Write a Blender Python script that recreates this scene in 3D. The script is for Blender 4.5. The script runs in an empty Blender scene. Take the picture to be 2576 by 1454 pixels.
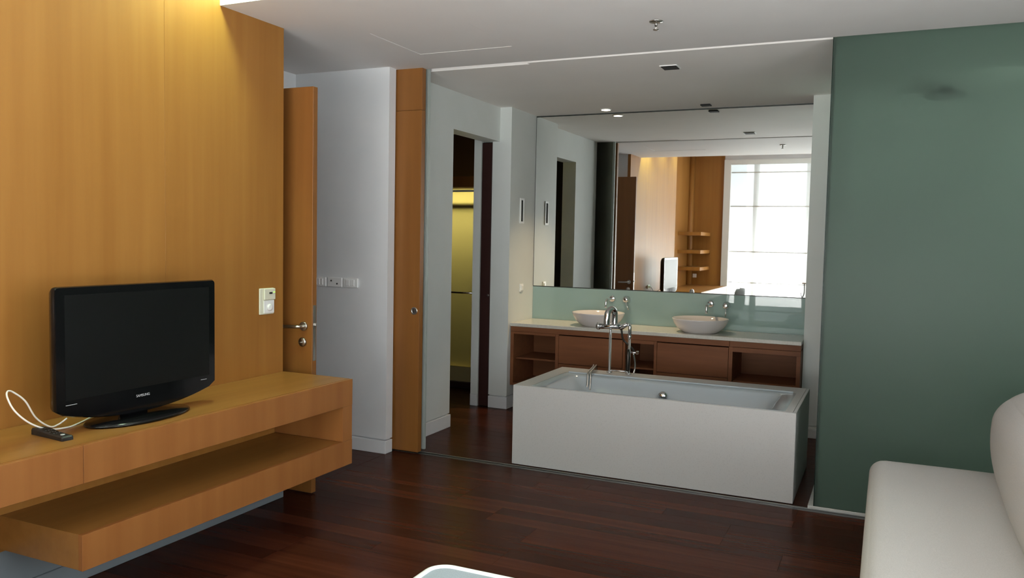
import bpy, bmesh, math, random
from mathutils import Vector, Matrix
random.seed(7)
S = bpy.context.scene
COL = S.collection
PI = math.pi

# ------------------------------------------------------------------ camera
cam_d = bpy.data.cameras.new('camera')
cam = bpy.data.objects.new('camera', cam_d)
COL.objects.link(cam)
r_ = Vector((0.90867036, 0.41704021, 0.01989057))
u_ = Vector((-0.04328904, 0.04672279, 0.99796946))
f_ = Vector((-0.41526405, 0.90768631, -0.06050889))
M = Matrix(((r_.x, u_.x, -f_.x, 3.0971), (r_.y, u_.y, -f_.y, 0.0), (r_.z, u_.z, -f_.z, 1.5), (0, 0, 0, 1)))
cam.matrix_world = M
cam_d.sensor_fit = 'HORIZONTAL'
cam_d.sensor_width = 36.0
cam_d.lens = 2056.58 * 36.0 / 2576.0
cam_d.clip_start = 0.02
S.camera = cam

# ------------------------------------------------------------------ world, exposure, daylight
S.view_settings.view_transform = 'Standard'
S.view_settings.look = 'None'
S.view_settings.gamma = 1.0
S.view_settings.use_curve_mapping = False
S.view_settings.exposure = 0.0
S.cycles.max_bounces = 14
S.cycles.diffuse_bounces = 7
S.cycles.glossy_bounces = 6
S.cycles.transmission_bounces = 8
S.cycles.transparent_max_bounces = 12
S.cycles.sample_clamp_indirect = 4.0
S.cycles.caustics_reflective = False
S.cycles.caustics_refractive = False
w = bpy.data.worlds.new('world')
S.world = w
w.use_nodes = True
w.node_tree.nodes['Background'].inputs[0].default_value = (0.86, 0.93, 1.0, 1)
w.node_tree.nodes['Background'].inputs[1].default_value = 1.3


def area_light(name, loc, direction, sx, sy, power, color, spread=PI):
    d = bpy.data.lights.new(name, 'AREA')
    d.shape = 'RECTANGLE'
    d.size = sx
    d.size_y = sy
    d.energy = power
    d.color = color
    d.spread = spread
    o = bpy.data.objects.new(name, d)
    o.location = loc
    o.rotation_euler = Vector(direction).to_track_quat('-Z', 'Y').to_euler()
    COL.objects.link(o)
    return o


def spot_light(name, loc, direction, power, color, size=1.2, blend=0.6, radius=0.03):
    d = bpy.data.lights.new(name, 'SPOT')
    d.energy = power
    d.color = color
    d.spot_size = size
    d.spot_blend = blend
    d.shadow_soft_size = radius
    o = bpy.data.objects.new(name, d)
    o.location = loc
    o.rotation_euler = Vector(direction).to_track_quat('-Z', 'Y').to_euler()
    COL.objects.link(o)
    return o


# overcast daylight arriving at the bedroom window, from outside the glass
area_light('daylight', (2.6, -1.75, 1.60), (0.0, 1, 0.0), 3.9, 3.2, 74, (0.92, 0.96, 1.0))
area_light('ground_bounce', (2.4, -1.62, 0.75), (0.0, 1, 0.7), 3.9, 0.9, 275, (0.98, 0.95, 0.93), 1.5)
# and at an added, unseen window on the right, to light the bathroom wall
area_light('daylight', (5.3, 1.35, 1.55), (-1, 0.0, 0.0), 2.8, 2.2, 240, (0.92, 0.96, 1.0))
area_light('ground_bounce', (5.1, 1.35, 0.75), (-1, 0.1, 0.8), 2.7, 0.8, 90, (0.98, 0.96, 0.95), 1.6)
# warm lamps of the wood wall, the washstand and the shower
WARM = (0.66, 1.0, 0.62)
spot_light('wall_lamp', (0.17, 3.0, 3.05), (-0.05, 0, -1), 95, WARM, 2.3, 0.7, 0.10)
spot_light('wall_lamp', (0.22, 2.05, 3.05), (-0.05, 0, -1), 21, WARM, 2.3, 0.7, 0.04)
spot_light('wall_lamp', (0.22, 1.2, 3.05), (-0.05, 0, -1), 21, WARM, 2.3, 0.7, 0.04)
spot_light('washstand_lamp', (0.82, 6.86, 2.62), (0, 0, -1), 105, (1.0, 0.77, 0.46), 1.45, 0.9, 0.03)
pl_d = bpy.data.lights.new('rain_shower_lamp', 'POINT')
pl_d.energy = 12
pl_d.color = (1.0, 0.97, 0.93)
pl_d.shadow_soft_size = 0.08
pl_o = bpy.data.objects.new('rain_shower_lamp', pl_d)
pl_o.location = (4.35, 6.5, 2.25)
COL.objects.link(pl_o)
spot_light('rain_shower_lamp', (4.35, 5.9, 2.45), (-1, 0.55, 0.02), 125, (1.0, 0.97, 0.93), 1.1, 1.0, 0.06)
area_light('shower_lamp', (-0.95, 7.55, 2.10), (0, -0.15, -1), 1.2, 0.3, 27, (1.0, 0.91, 0.40))


# ------------------------------------------------------------------ materials
def mat(name, color, rough=0.5, metal=0.0, spec=0.5, **kw):
    m = bpy.data.materials.new(name)
    m.use_nodes = True
    b = m.node_tree.nodes['Principled BSDF']
    b.inputs['Base Color'].default_value = (*color, 1)
    b.inputs['Roughness'].default_value = rough
    b.inputs['Metallic'].default_value = metal
    b.inputs['Specular IOR Level'].default_value = spec
    for k, v in kw.items():
        b.inputs[k].default_value = v
    return m


def node(m, t, **kw):
    n = m.node_tree.nodes.new(t)
    for k, v in kw.items():
        setattr(n, k, v)
    return n


def noise_col(m, scale, c0, c1, lo=0.3, hi=0.7, detail=4.0, bump=0.0, coord='Object', rnd=0.0):
    nt = m.node_tree
    b = nt.nodes['Principled BSDF']
    tc = node(m, 'ShaderNodeTexCoord')
    mp = node(m, 'ShaderNodeMapping')
    mp.inputs['Scale'].default_value = scale
    nz = node(m, 'ShaderNodeTexNoise')
    nz.inputs['Scale'].default_value = 1.0
    nz.inputs['Detail'].default_value = detail
    cr = node(m, 'ShaderNodeValToRGB')
    cr.color_ramp.elements[0].position = lo
    cr.color_ramp.elements[1].position = hi
    cr.color_ramp.elements[0].color = (*c0, 1)
    cr.color_ramp.elements[1].color = (*c1, 1)
    nt.links.new(tc.outputs[coord], mp.inputs[0])
    nt.links.new(mp.outputs[0], nz.inputs['Vector'])
    nt.links.new(nz.outputs[0], cr.inputs[0])
    out = cr.outputs[0]
    if rnd:
        oi = node(m, 'ShaderNodeObjectInfo')
        ml = node(m, 'ShaderNodeMapRange')
        ml.inputs['To Min'].default_value = 1 - rnd
        ml.inputs['To Max'].default_value = 1 + rnd
        mx = node(m, 'ShaderNodeVectorMath', operation='SCALE')
        nt.links.new(oi.outputs['Random'], ml.inputs[0])
        nt.links.new(out, mx.inputs[0])
        nt.links.new(ml.outputs[0], mx.inputs['Scale'])
        # move the grain from piece to piece
        ad = node(m, 'ShaderNodeVectorMath', operation='ADD')
        sc = node(m, 'ShaderNodeVectorMath', operation='SCALE')
        nt.links.new(oi.outputs['Random'], sc.inputs[0])
        sc.inputs['Scale'].default_value = 37.0
        nt.links.new(mp.outputs[0], ad.inputs[0])
        nt.links.new(sc.outputs[0], ad.inputs[1])
        nt.links.new(ad.outputs[0], nz.inputs['Vector'])
        out = mx.outputs[0]
    nt.links.new(out, b.inputs['Base Color'])
    if bump:
        bp = node(m, 'ShaderNodeBump')
        bp.inputs['Strength'].default_value = bump
        bp.inputs['Distance'].default_value = 0.002
        nt.links.new(nz.outputs[0], bp.inputs['Height'])
        nt.links.new(bp.outputs[0], b.inputs['Normal'])
    return m


white_paint = mat('white_paint', (0.70, 0.71, 0.72), 0.6, spec=0.3)
noise_col(white_paint, (3, 3, 3), (0.70, 0.71, 0.725), (0.75, 0.755, 0.765), bump=0.05)
ceil_paint = mat('ceiling_paint', (0.74, 0.72, 0.71), 0.7, spec=0.2)
noise_col(ceil_paint, (1.5, 1.5, 1.5), (0.725, 0.70, 0.69), (0.765, 0.745, 0.735))
bath_ceil = mat('bathroom_ceiling_paint', (0.88, 0.84, 0.81), 0.7, spec=0.2)
noise_col(bath_ceil, (1.5, 1.5, 1.5), (0.86, 0.825, 0.80), (0.90, 0.865, 0.84))
bath_paint = mat('bathroom_paint', (0.70, 0.72, 0.70), 0.55, spec=0.3)
noise_col(bath_paint, (3, 3, 3), (0.69, 0.715, 0.69), (0.73, 0.75, 0.73))
veneer = mat('oak_veneer', (0.5, 0.24, 0.06), 0.42, spec=0.28)
noise_col(veneer, (14, 14, 0.7), (0.265, 0.110, 0.0220), (0.325, 0.147, 0.0330), 0.25, 0.75, 6, 0.06, rnd=0.03)
veneer_front = mat('oak_veneer_front', (0.5, 0.24, 0.06), 0.42, spec=0.28)
noise_col(veneer_front, (14, 14, 0.7), (0.240, 0.088, 0.0230), (0.300, 0.120, 0.0330), 0.25, 0.75, 6, 0.06)
veneer_top = mat('oak_veneer_flat', (0.5, 0.24, 0.06), 0.36, spec=0.5)
noise_col(veneer_top, (22, 1.2, 22), (0.235, 0.098, 0.020), (0.30, 0.135, 0.032), 0.25, 0.75, 6, 0.06)
veneer_door = mat('door_veneer', (0.4, 0.16, 0.04), 0.4, spec=0.4)
noise_col(veneer_door, (16, 16, 0.8), (0.205, 0.078, 0.0165), (0.255, 0.102, 0.0235), 0.25, 0.75, 6, 0.06)
veneer_dark = mat('washstand_veneer', (0.24, 0.105, 0.045), 0.5, spec=0.2)
noise_col(veneer_dark, (2, 24, 24), (0.155, 0.056, 0.023), (0.21, 0.080, 0.033), 0.25, 0.75, 6, 0.05)
maroon = mat('maroon_stained_wood', (0.035, 0.013, 0.011), 0.4, spec=0.4)
plank_m = mat('merbau_plank', (0.08, 0.025, 0.014), 0.27, spec=0.05)
noise_col(plank_m, (1.2, 30, 30), (0.038, 0.0100, 0.0050), (0.062, 0.0165, 0.0080), 0.25, 0.75, 6, 0.01, rnd=0.34)
subfloor = mat('dark_subfloor', (0.012, 0.006, 0.005), 0.7)
stone_white = mat('white_quartz', (0.72, 0.71, 0.69), 0.32, spec=0.5)
noise_col(stone_white, (140, 140, 140), (0.47, 0.465, 0.455), (0.505, 0.50, 0.49), 0.32, 0.45, 2)
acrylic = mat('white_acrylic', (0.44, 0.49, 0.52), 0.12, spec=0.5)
ceramic = mat('white_ceramic', (0.66, 0.62, 0.61), 0.08, spec=0.5)
counter_m = mat('cream_stone', (0.62, 0.60, 0.54), 0.2, spec=0.5)
noise_col(counter_m, (60, 60, 60), (0.58, 0.56, 0.50), (0.66, 0.64, 0.58))
chrome = mat('chrome', (0.78, 0.78, 0.79), 0.08, 1.0)
steel = mat('brushed_steel', (0.55, 0.53, 0.50), 0.28, 1.0)
alu = mat('grey_aluminium', (0.42, 0.42, 0.41), 0.35, 1.0)
black_gloss = mat('black_gloss_plastic', (0.004, 0.004, 0.0045), 0.10, spec=0.35)
black_matt = mat('black_plastic', (0.012, 0.012, 0.013), 0.45, spec=0.4)
screen_m = mat('black_screen', (0.003, 0.0035, 0.0035), 0.38, spec=0.3)
dark_grey = mat('dark_grey_rubber', (0.03, 0.03, 0.03), 0.5)
logo_m = mat('silver_print', (0.45, 0.46, 0.47), 0.4)
white_plastic = mat('white_plastic', (0.86, 0.86, 0.85), 0.35)
cream_plastic = mat('cream_plastic', (0.70, 0.68, 0.55), 0.4)
cable_m = mat('white_cable', (0.80, 0.74, 0.70), 0.45)
hole = mat('black_recess', (0.005, 0.005, 0.005), 0.8)
mirror_m = mat('mirror_silver', (0.93, 0.95, 0.93), 0.012, 1.0)
mirror_edge = mat('mirror_dark_edge', (0.02, 0.025, 0.02), 0.4)
splash_m = mat('back_painted_green_glass', (0.29, 0.40, 0.37), 0.012, spec=0.42)
sofa_m = mat('off_white_fabric', (0.66, 0.635, 0.62), 0.9, spec=0.15)
noise_col(sofa_m, (300, 300, 300), (0.56, 0.545, 0.53), (0.65, 0.63, 0.615), bump=0.25)
mattress_m = mat('blue_grey_fabric', (0.44, 0.49, 0.54), 0.8, spec=0.2)
noise_col(mattress_m, (200, 200, 200), (0.33, 0.38, 0.44), (0.39, 0.445, 0.51))
piping_m = mat('white_piping', (0.80, 0.80, 0.80), 0.6)
grey_fabric = mat('grey_mesh_fabric', (0.10, 0.098, 0.096), 0.8)
shaded_paint = mat('shaded_white_paint', (0.20, 0.225, 0.25), 0.6, spec=0.2)  # wall foot and baseboard: shade under the console put into the colour
window_paint = mat('window_frame_paint', (0.72, 0.73, 0.70), 0.45)
tray_white = mat('white_shower_tray', (0.62, 0.63, 0.61), 0.4)
tile_m = mat('white_shower_tile', (0.74, 0.76, 0.74), 0.4)
tray_dark = mat('dark_tray_floor', (0.10, 0.11, 0.10), 0.5)
yellow_tile = mat('beige_tile', (0.55, 0.45, 0.22), 0.4)
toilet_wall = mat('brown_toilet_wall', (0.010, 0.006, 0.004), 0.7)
metal_dark = mat('dark_bronze_metal', (0.05, 0.045, 0.04), 0.35, 1.0)

lamp_glow = mat('lamp_glow', (1, 0.9, 0.7), 0.5)
_b = lamp_glow.node_tree.nodes['Principled BSDF']
_b.inputs['Emission Color'].default_value = (1.0, 0.88, 0.66, 1)
_b.inputs['Emission Strength'].default_value = 12.0


def frosted(name, color, rough, diff, gloss_rough=0.3):
    """acid-etched glass: rough refraction mixed with a translucent, a diffuse and a sheen layer"""
    m = bpy.data.materials.new(name)
    m.use_nodes = True
    nt = m.node_tree
    nt.nodes.clear()
    out = node(m, 'ShaderNodeOutputMaterial')
    rf = node(m, 'ShaderNodeBsdfRefraction')
    rf.inputs['Color'].default_value = (*color, 1)
    rf.inputs['Roughness'].default_value = rough
    rf.inputs['IOR'].default_value = 1.05
    tr = node(m, 'ShaderNodeBsdfTranslucent')
    tr.inputs['Color'].default_value = (*color, 1)
    df = node(m, 'ShaderNodeBsdfDiffuse')
    df.inputs['Color'].default_value = (*[c * 0.6 for c in color], 1)
    gl = node(m, 'ShaderNodeBsdfGlossy')
    gl.inputs['Roughness'].default_value = gloss_rough
    m1 = node(m, 'ShaderNodeMixShader')
    m1.inputs[0].default_value = 0.72
    m2 = node(m, 'ShaderNodeMixShader')
    m2.inputs[0].default_value = diff
    m3 = node(m, 'ShaderNodeMixShader')
    fr = node(m, 'ShaderNodeFresnel')
    fr.inputs[0].default_value = 1.2
    nt.links.new(rf.outputs[0], m1.inputs[1])
    nt.links.new(tr.outputs[0], m1.inputs[2])
    nt.links.new(m1.outputs[0], m2.inputs[1])
    nt.links.new(df.outputs[0], m2.inputs[2])
    nt.links.new(fr.outputs[0], m3.inputs[0])
    nt.links.new(m2.outputs[0], m3.inputs[1])
    nt.links.new(gl.outputs[0], m3.inputs[2])
    nt.links.new(m3.outputs[0], out.inputs[0])
    return m


frost_green = frosted('green_frosted_glass', (0.56, 0.70, 0.63), 0.42, 0.08)
frost_grey = frosted('grey_frosted_glass', (0.50, 0.52, 0.44), 0.3, 0.10)
pale_edge = mat('pale_glass_edge', (0.40, 0.44, 0.41), 0.4)
frost_edge = mat('green_glass_edge', (0.003, 0.014, 0.010), 0.35, spec=0.2)
frost_yellow = frosted('shower_frosted_glass', (0.92, 0.86, 0.62), 0.5, 0.15)

sheer = bpy.data.materials.new('sheer_blind_fabric')
sheer.use_nodes = True
nt = sheer.node_tree
nt.nodes.clear()
o_ = node(sheer, 'ShaderNodeOutputMaterial')
t1 = node(sheer, 'ShaderNodeBsdfTransparent')
t1.inputs[0].default_value = (1, 1, 1, 1)
t2 = node(sheer, 'ShaderNodeBsdfTranslucent')
t2.inputs[0].default_value = (0.9, 0.9, 0.9, 1)
t3 = node(sheer, 'ShaderNodeBsdfDiffuse')
t3.inputs[0].default_value = (0.85, 0.85, 0.85, 1)
x1 = node(sheer, 'ShaderNodeMixShader')
x1.inputs[0].default_value = 0.4
x2 = node(sheer, 'ShaderNodeMixShader')
x2.inputs[0].default_value = 0.62
nt.links.new(t2.outputs[0], x1.inputs[1])
nt.links.new(t3.outputs[0], x1.inputs[2])
nt.links.new(x1.outputs[0], x2.inputs[2])
nt.links.new(t1.outputs[0], x2.inputs[1])
nt.links.new(x2.outputs[0], o_.inputs[0])

clear_glass = bpy.data.materials.new('clear_window_glass')
clear_glass.use_nodes = True
nt = clear_glass.node_tree
nt.nodes.clear()
o_ = node(clear_glass, 'ShaderNodeOutputMaterial')
t1 = node(clear_glass, 'ShaderNodeBsdfTransparent')
t1.inputs[0].default_value = (0.95, 0.97, 0.96, 1)
t2 = node(clear_glass, 'ShaderNodeBsdfGlossy')
t2.inputs['Roughness'].default_value = 0.02
x1 = node(clear_glass, 'ShaderNodeMixShader')
x1.inputs[0].default_value = 0.06
nt.links.new(t1.outputs[0], x1.inputs[1])
nt.links.new(t2.outputs[0], x1.inputs[2])
nt.links.new(x1.outputs[0], o_.inputs[0])


# ------------------------------------------------------------------ mesh helpers (world coordinates)
def B():
    return bmesh.new()


def box(bm, x0, x1, y0, y1, z0, z1, bev=0.0, seg=1):
    t = bmesh.new()
    v = [t.verts.new((x, y, z)) for x in (x0, x1) for y in (y0, y1) for z in (z0, z1)]
    for f in ((0, 1, 3, 2), (4, 6, 7, 5), (0, 4, 5, 1), (2, 3, 7, 6), (0, 2, 6, 4), (1, 5, 7, 3)):
        t.faces.new([v[i] for i in f])
    if bev:
        bmesh.ops.bevel(t, geom=list(t.edges), offset=bev, segments=seg, affect='EDGES', profile=0.5)
    join(bm, t)
    return bm


def join(bm, t):
    mp = {}
    for v in t.verts:
        mp[v] = bm.verts.new(v.co)
    for f in t.faces:
        try:
            nf = bm.faces.new([mp[v] for v in f.verts])
            nf.smooth = f.smooth
        except ValueError:
            pass
    t.free()


def loft(bm, rings, cap0=True, cap1=True, closed=True, smooth=True):
    R = [[bm.verts.new(p) for p in r] for r in rings]
    n = len(R[0])
    for a, b in zip(R, R[1:]):
        for i in range(n if closed else n - 1):
            j = (i + 1) % n
            f = bm.faces.new((a[i], a[j], b[j], b[i]))
            f.smooth = smooth
    if cap0:
        bm.faces.new(list(reversed(R[0])))
    if cap1:
        bm.faces.new(R[-1])
    return bm


def circ(c, axis, r, n=20):
    c = Vector(c)
    a = Vector(axis).normalized()
    h = Vector((0, 0, 1)) if abs(a.z) < 0.9 else Vector((1, 0, 0))
    p = a.cross(h).normalized()
    q = a.cross(p)
    return [c + r * (math.cos(2 * PI * i / n) * p + math.sin(2 * PI * i / n) * q) for i in range(n)]


def rod(bm, a, b, r, r2=None, n=16):
    d = Vector(b) - Vector(a)
    return loft(bm, [circ(a, d, r, n), circ(b, d, r if r2 is None else r2, n)])


def revolve(bm, origin, axis, prof, n=28, cap0=True, cap1=True):
    o = Vector(origin)
    a = Vector(axis).normalized()
    return loft(bm, [circ(o + a * h, a, max(r, 1e-4), n) for r, h in prof], cap0, cap1)


def smooth_path(pts, k=6):
    P = [Vector(p) for p in pts]
    P = [P[0] + (P[0] - P[1])] + P + [P[-1] + (P[-1] - P[-2])]
    out = []
    for i in range(1, len(P) - 2):
        for j in range(k):
            t = j / k
            out.append(0.5 * (2 * P[i] + (P[i + 1] - P[i - 1]) * t + (2 * P[i - 1] - 5 * P[i] + 4 * P[i + 1] - P[i + 2]) * t * t
                              + (3 * P[i] - P[i - 1] - 3 * P[i + 1] + P[i + 2]) * t ** 3))
    out.append(P[-2])
    return out


def tube(bm, pts, r, n=10, k=6):
    P = smooth_path(pts, k) if k > 1 else [Vector(p) for p in pts]
    tn = [(P[min(i + 1, len(P) - 1)] - P[max(i - 1, 0)]).normalized() for i in range(len(P))]
    h = Vector((0, 0, 1)) if abs(tn[0].z) < 0.9 else Vector((1, 0, 0))
    nrm = tn[0].cross(h).normalized()
    rings = []
    for p, t in zip(P, tn):
        nrm = (nrm - t * nrm.dot(t)).normalized()
        b = t.cross(nrm)
        rings.append([p + r * (math.cos(2 * PI * i / n) * nrm + math.sin(2 * PI * i / n) * b) for i in range(n)])
    return loft(bm, rings)


def rrect(x0, x1, y0, y1, r, z, n=6):
    pts = []
    for cx, cy, a0 in ((x1 - r, y1 - r, 0), (x0 + r, y1 - r, PI / 2), (x0 + r, y0 + r, PI), (x1 - r, y0 + r, 1.5 * PI)):
        for i in range(n + 1):
            a = a0 + i / n * PI / 2
            pts.append((cx + r * math.cos(a), cy + r * math.sin(a), z))
    return pts


def cushion(bm, x0, x1, y0, y1, z0, z1, r, puff=(0, 0, 0), n=14, warp=None):
    c = Vector(((x0 + x1) / 2, (y0 + y1) / 2, (z0 + z1) / 2))
    h = Vector(((x1 - x0) / 2, (y1 - y0) / 2, (z1 - z0) / 2))
    t = bmesh.new()
    bmesh.ops.create_cube(t, size=2.0)
    bmesh.ops.subdivide_edges(t, edges=list(t.edges), cuts=n, use_grid_fill=True)
    for v in t.verts:
        a = v.co.copy()
        # spread samples towards the edges so that the round corners get points
        a = Vector([math.copysign(1 - (1 - abs(q)) ** 1.5, q) for q in a])
        p = Vector([a[i] * h[i] for i in range(3)])
        inn = Vector([max(-h[i] + r, min(h[i] - r, p[i])) for i in range(3)])
        d = p - inn
        if d.length > 1e-9:
            p = inn + d.normalized() * r
        for i in range(3):
            j, k = (i + 1) % 3, (i + 2) % 3
            p[i] += puff[i] * a[i] * (1 - a[j] ** 2) * (1 - a[k] ** 2)
        p = c + p
        if warp:
            p = warp(p)
        v.co = p
    for f in t.faces:
        f.smooth = True
    join(bm, t)
    return bm


# ------------------------------------------------------------------ object helpers
def base_of(o):
    b = Vector((0, 0, 0))
    while o is not None:
        b += o.location
        o = o.parent
    return b


def obj(name, bm, m, parent=None, label=None, origin=None):
    bmesh.ops.recalc_face_normals(bm, faces=list(bm.faces))
    if parent is None and origin is None:
        xs = [v.co for v in bm.verts]
        origin = Vector((sum(v.x for v in xs) / len(xs), sum(v.y for v in xs) / len(xs), min(v.z for v in xs)))
    b = base_of(parent) if parent is not None else Vector(origin)
    for v in bm.verts:
        v.co -= b
    me = bpy.data.meshes.new(name)
    bm.to_mesh(me)
    bm.free()
    me.materials.append(m)
    o = bpy.data.objects.new(name, me)
    COL.objects.link(o)
    if parent is not None:
        o.parent = parent
    else:
        o.location = b
    if label:
        o['label'] = label
    return o


def tag(o, label, cat, group=None):
    o['label'] = label
    o['category'] = cat
    if group:
        o['group'] = group
    return o


def thing(name, label, cat, loc, group=None):
    o = bpy.data.objects.new(name, None)
    o.empty_display_size = 0.1
    o.location = loc
    COL.objects.link(o)
    return tag(o, label, cat, group)


def struct(name, bm, m, parent=None):
    o = obj(name, bm, m, parent, origin=(0, 0, 0) if parent is None else None)
    if parent is None:
        o['kind'] = 'structure'
    return o


def boxes(*bs, bev=0.0):
    bm = B()
    for b in bs:
        box(bm, *b, bev=bev)
    return bm


def text_part(name, body, size, m, parent, loc, xdir, ydir, depth=0.0006):
    cu = bpy.data.curves.new(name, 'FONT')
    cu.body = body
    cu.size = size
    cu.extrude = depth
    cu.align_x = 'CENTER'
    cu.align_y = 'CENTER'
    to = bpy.data.objects.new(name + '_src', cu)
    COL.objects.link(to)
    bpy.context.view_layer.update()
    me = bpy.data.meshes.new_from_object(to.evaluated_get(bpy.context.evaluated_depsgraph_get()))
    bpy.data.objects.remove(to)
    X, Y = Vector(xdir).normalized(), Vector(ydir).normalized()
    Z = X.cross(Y)
    rot = Matrix((X, Y, Z)).transposed()
    off = Vector(loc) - base_of(parent)
    for v in me.vertices:
        v.co = rot @ v.co + off
    me.materials.clear()
    me.materials.append(m)
    o = bpy.data.objects.new(name, me)
    COL.objects.link(o)
    o.parent = parent
    return o


# ------------------------------------------------------------------ constants of the place
H = 2.643          # bedroom soffit
HB = 2.645         # bathroom ceiling
YM = 7.04          # mirror plane
YB = -1.2          # window wall
XR = 4.7           # right wall
XL = 0.09          # bathroom wall beside the washstand

# ------------------------------------------------------------------ floor of single planks
floor = struct('floor', boxes((-2.2, XR + .2, YB - .2, 8.2, -0.12, -0.013)), subfloor)
plank_cache = {}


def plank_mesh(L, W):
    key = (round(L, 3), round(W, 3))
    if key not in plank_cache:
        bm = B()
        b = 0.0006
        lo = [(0, 0), (L, 0), (L, W), (0, W)]
        hi = [(b, b), (L - b, b), (L - b, W - b), (b, W - b)]
        loft(bm, [[(x, y, -0.013) for x, y in lo], [(x, y, -b) for x, y in lo], [(x, y, 0) for x, y in hi]], False, True, True, False)
        me = bpy.data.meshes.new('plank')
        bm.to_mesh(me)
        bm.free()
        me.materials.append(plank_m)
        plank_cache[key] = me
    return plank_cache[key]


def lay(x0, x1, y0, y1, W, Ls):
    rows = round((y1 - y0) / W)
    W = (y1 - y0) / rows
    for r in range(rows):
        x = x0
        L = Ls * random.choice((0.35, 0.6, 0.8, 1.0))
        while x < x1 - 0.02:
            e = min(x + L, x1)
            if x1 - e < 0.25:
                e = x1
            o = bpy.data.objects.new('plank', plank_mesh(e - x - 0.0008, W - 0.0008))
            o.location = (x, y0 + r * W, 0)
            o.parent = floor
            COL.objects.link(o)
            x = e
            L = Ls


lay(-0.0, XR, YB, 1.72, 0.122, 1.9)
lay(-0.0, XR, 1.72, 4.83, 0.108, 1.5)
lay(-0.80, -0.0, 3.66, 4.72, 0.106, 1.5)
lay(0.02, 2.75, 4.91, 7.0, 0.11, 1.5)
lay(-1.9, 0.02, 4.98, 7.2, 0.12, 1.95)

# track strips of the sliding panels let into the floor
tr = struct('trim_1', boxes((-.02, XR, 4.832, 4.908, -0.012, -0.004)), black_matt)
for y in (4.845, 4.893):
    obj('track_rail', boxes((-.02, XR, y - .0045, y + .0045, -0.006, 0.002)), alu, tr)

# ------------------------------------------------------------------ ceilings
ceil = struct('ceiling', boxes((-2.2, 0.39, 3.18, 4.87, H, 3.25), (1.02, XR + .1, 3.18, 4.87, H, 3.25), (0.39, 1.02, 3.18, 3.92, H, 3.25), (0.39, 1.02, 4.47, 4.87, H, 3.25), (0.92, XR + .1, 4.87, 4.872, H, 3.25),
                               (-2.2, XR + .1, YB - .1, 3.18, 3.10, 3.25)), ceil_paint)
c2 = struct('ceiling', boxes((-2.2, 0.92, 4.965, 8.2, HB, 2.9), (0.92, XR + .1, 4.925, 8.2, HB, 2.9)), bath_ceil)
c3 = struct('ceiling', boxes((-2.2, XR + .1, 4.868, 5.0, 2.745, 2.9)), ceil_paint)
obj('track_rail', boxes((-.6, XR, 4.893, 4.903, 2.70, 2.745)), alu, c3)
hb = B()
rim = 0.006
ho = boxes((0.393, 1.017, 3.923, 4.467, H + 0.0014, H + .02), bev=0.0008)
obj('access_panel', ho, ceil_paint, ceil, 'painted access hatch with a worn edge')
# ------------------------------------------------------------------ left wall: white core, oak panels
wl = struct('wall_left', boxes((-1.0, -0.04, 1.1, 3.655, 0, 3.2), (-1.2, -0.30, YB - .1, 1.1, 0, 3.2),
                               ), white_paint)
obj('wall_foot', boxes((-0.04, -0.004, 1.1, 3.655, 0, 0.24)), shaded_paint, wl, 'wall strip under the oak panels, coloured grey for the shade there')
for y0, y1 in ((1.1, 1.6305), (1.6312, 2.8292), (2.8299, 3.658)):
    obj('wall_panel', boxes((-0.04, 0.0, y0, y1, 0.24, 3.1), bev=0.0008), veneer, wl)
obj('wall_panel', boxes((-0.30, -0.288, YB, 1.1, 0.0, 3.1)), veneer, wl)
obj('corner_post', revolve(B(), (-0.262, YB + .038, 0), (0, 0, 1), [(0.06, 0), (0.06, 3.1)], 24), veneer, wl)
struct('baseboard_left', boxes((-0.004, 0.010, 1.1, 3.655, 0, 0.09), bev=0.002), shaded_paint)  # baseboard coloured dark for the shade under the console

# entry recess behind the oak wall
we = struct('wall_entry', boxes((-0.95, -0.79, 3.655, 3.74, 0, H + .1), (-0.95, -0.79, 4.68, 4.80, 0, H + .1),
                                (-0.95, -0.79, 3.74, 4.68, 2.35, H + .1)), white_paint)
obj('door_frame', boxes((-0.96, -0.785, 3.74, 3.76, 0, 2.35), (-0.96, -0.785, 4.66, 4.68, 0, 2.35), (-0.96, -0.785, 3.76, 4.66, 2.335, 2.35)),
    veneer_door, we)
struct('wall_hall', boxes((-2.2, -2.1, 3.4, 5.1, 0, 2.8), (-2.2, -0.95, 3.4, 3.5, 0, 2.8)), white_paint)
wp = struct('wall_pier', boxes((-2.2, 0.0, 4.72, 4.80, 0.100, H + .1), (-2.2, -0.018, 4.738, 4.80, 0, .1)), white_paint)
struct('baseboard_pier', boxes((-0.79, 0.002, 4.712, 4.80, 0, 0.090), bev=0.002), white_paint)
struct('baseboard_entry', boxes((-0.79, -0.778, 4.68, 4.712, 0, 0.090), bev=0.002), white_paint)

# ------------------------------------------------------------------ bathroom walls
wb = struct('wall_bathroom', boxes((-0.17, -0.02, 4.97, 5.66, 0.110, HB + .05), (-0.15, -0.036, 4.98, 5.642, 0, 0.110), (-0.17, -0.02, 5.66, 6.5, 2.352, HB + .05),
                                   (-0.09, XL, 6.5, 7.3, 0.114, HB + .05), (-0.088, XL - .018, 6.518, 7.3, 0, 0.114), (-0.27, -0.199, 6.5, 7.3, 0, HB + .05),
                                   (-0.198, -0.091, 7.2, 7.3, 0, HB + .05), (-0.198, -0.091, 6.52, 7.199, 2.352, HB + .05)), bath_paint)
struct('baseboard_bathroom', boxes((-0.172, -0.010, 4.97, 5.664, 0, 0.10), bev=0.002), white_paint)
struct('baseboard_doorway', boxes((-0.088, XL + .006, 6.49, 7.03, 0, 0.105), (-0.27, -0.200, 6.492, 6.52, 0, 0.105), bev=0.002), white_paint)
struct('wall_mirror', boxes((-0.27, XR + .1, YM + .012, 7.3, 0, HB + .05)), bath_paint)
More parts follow.
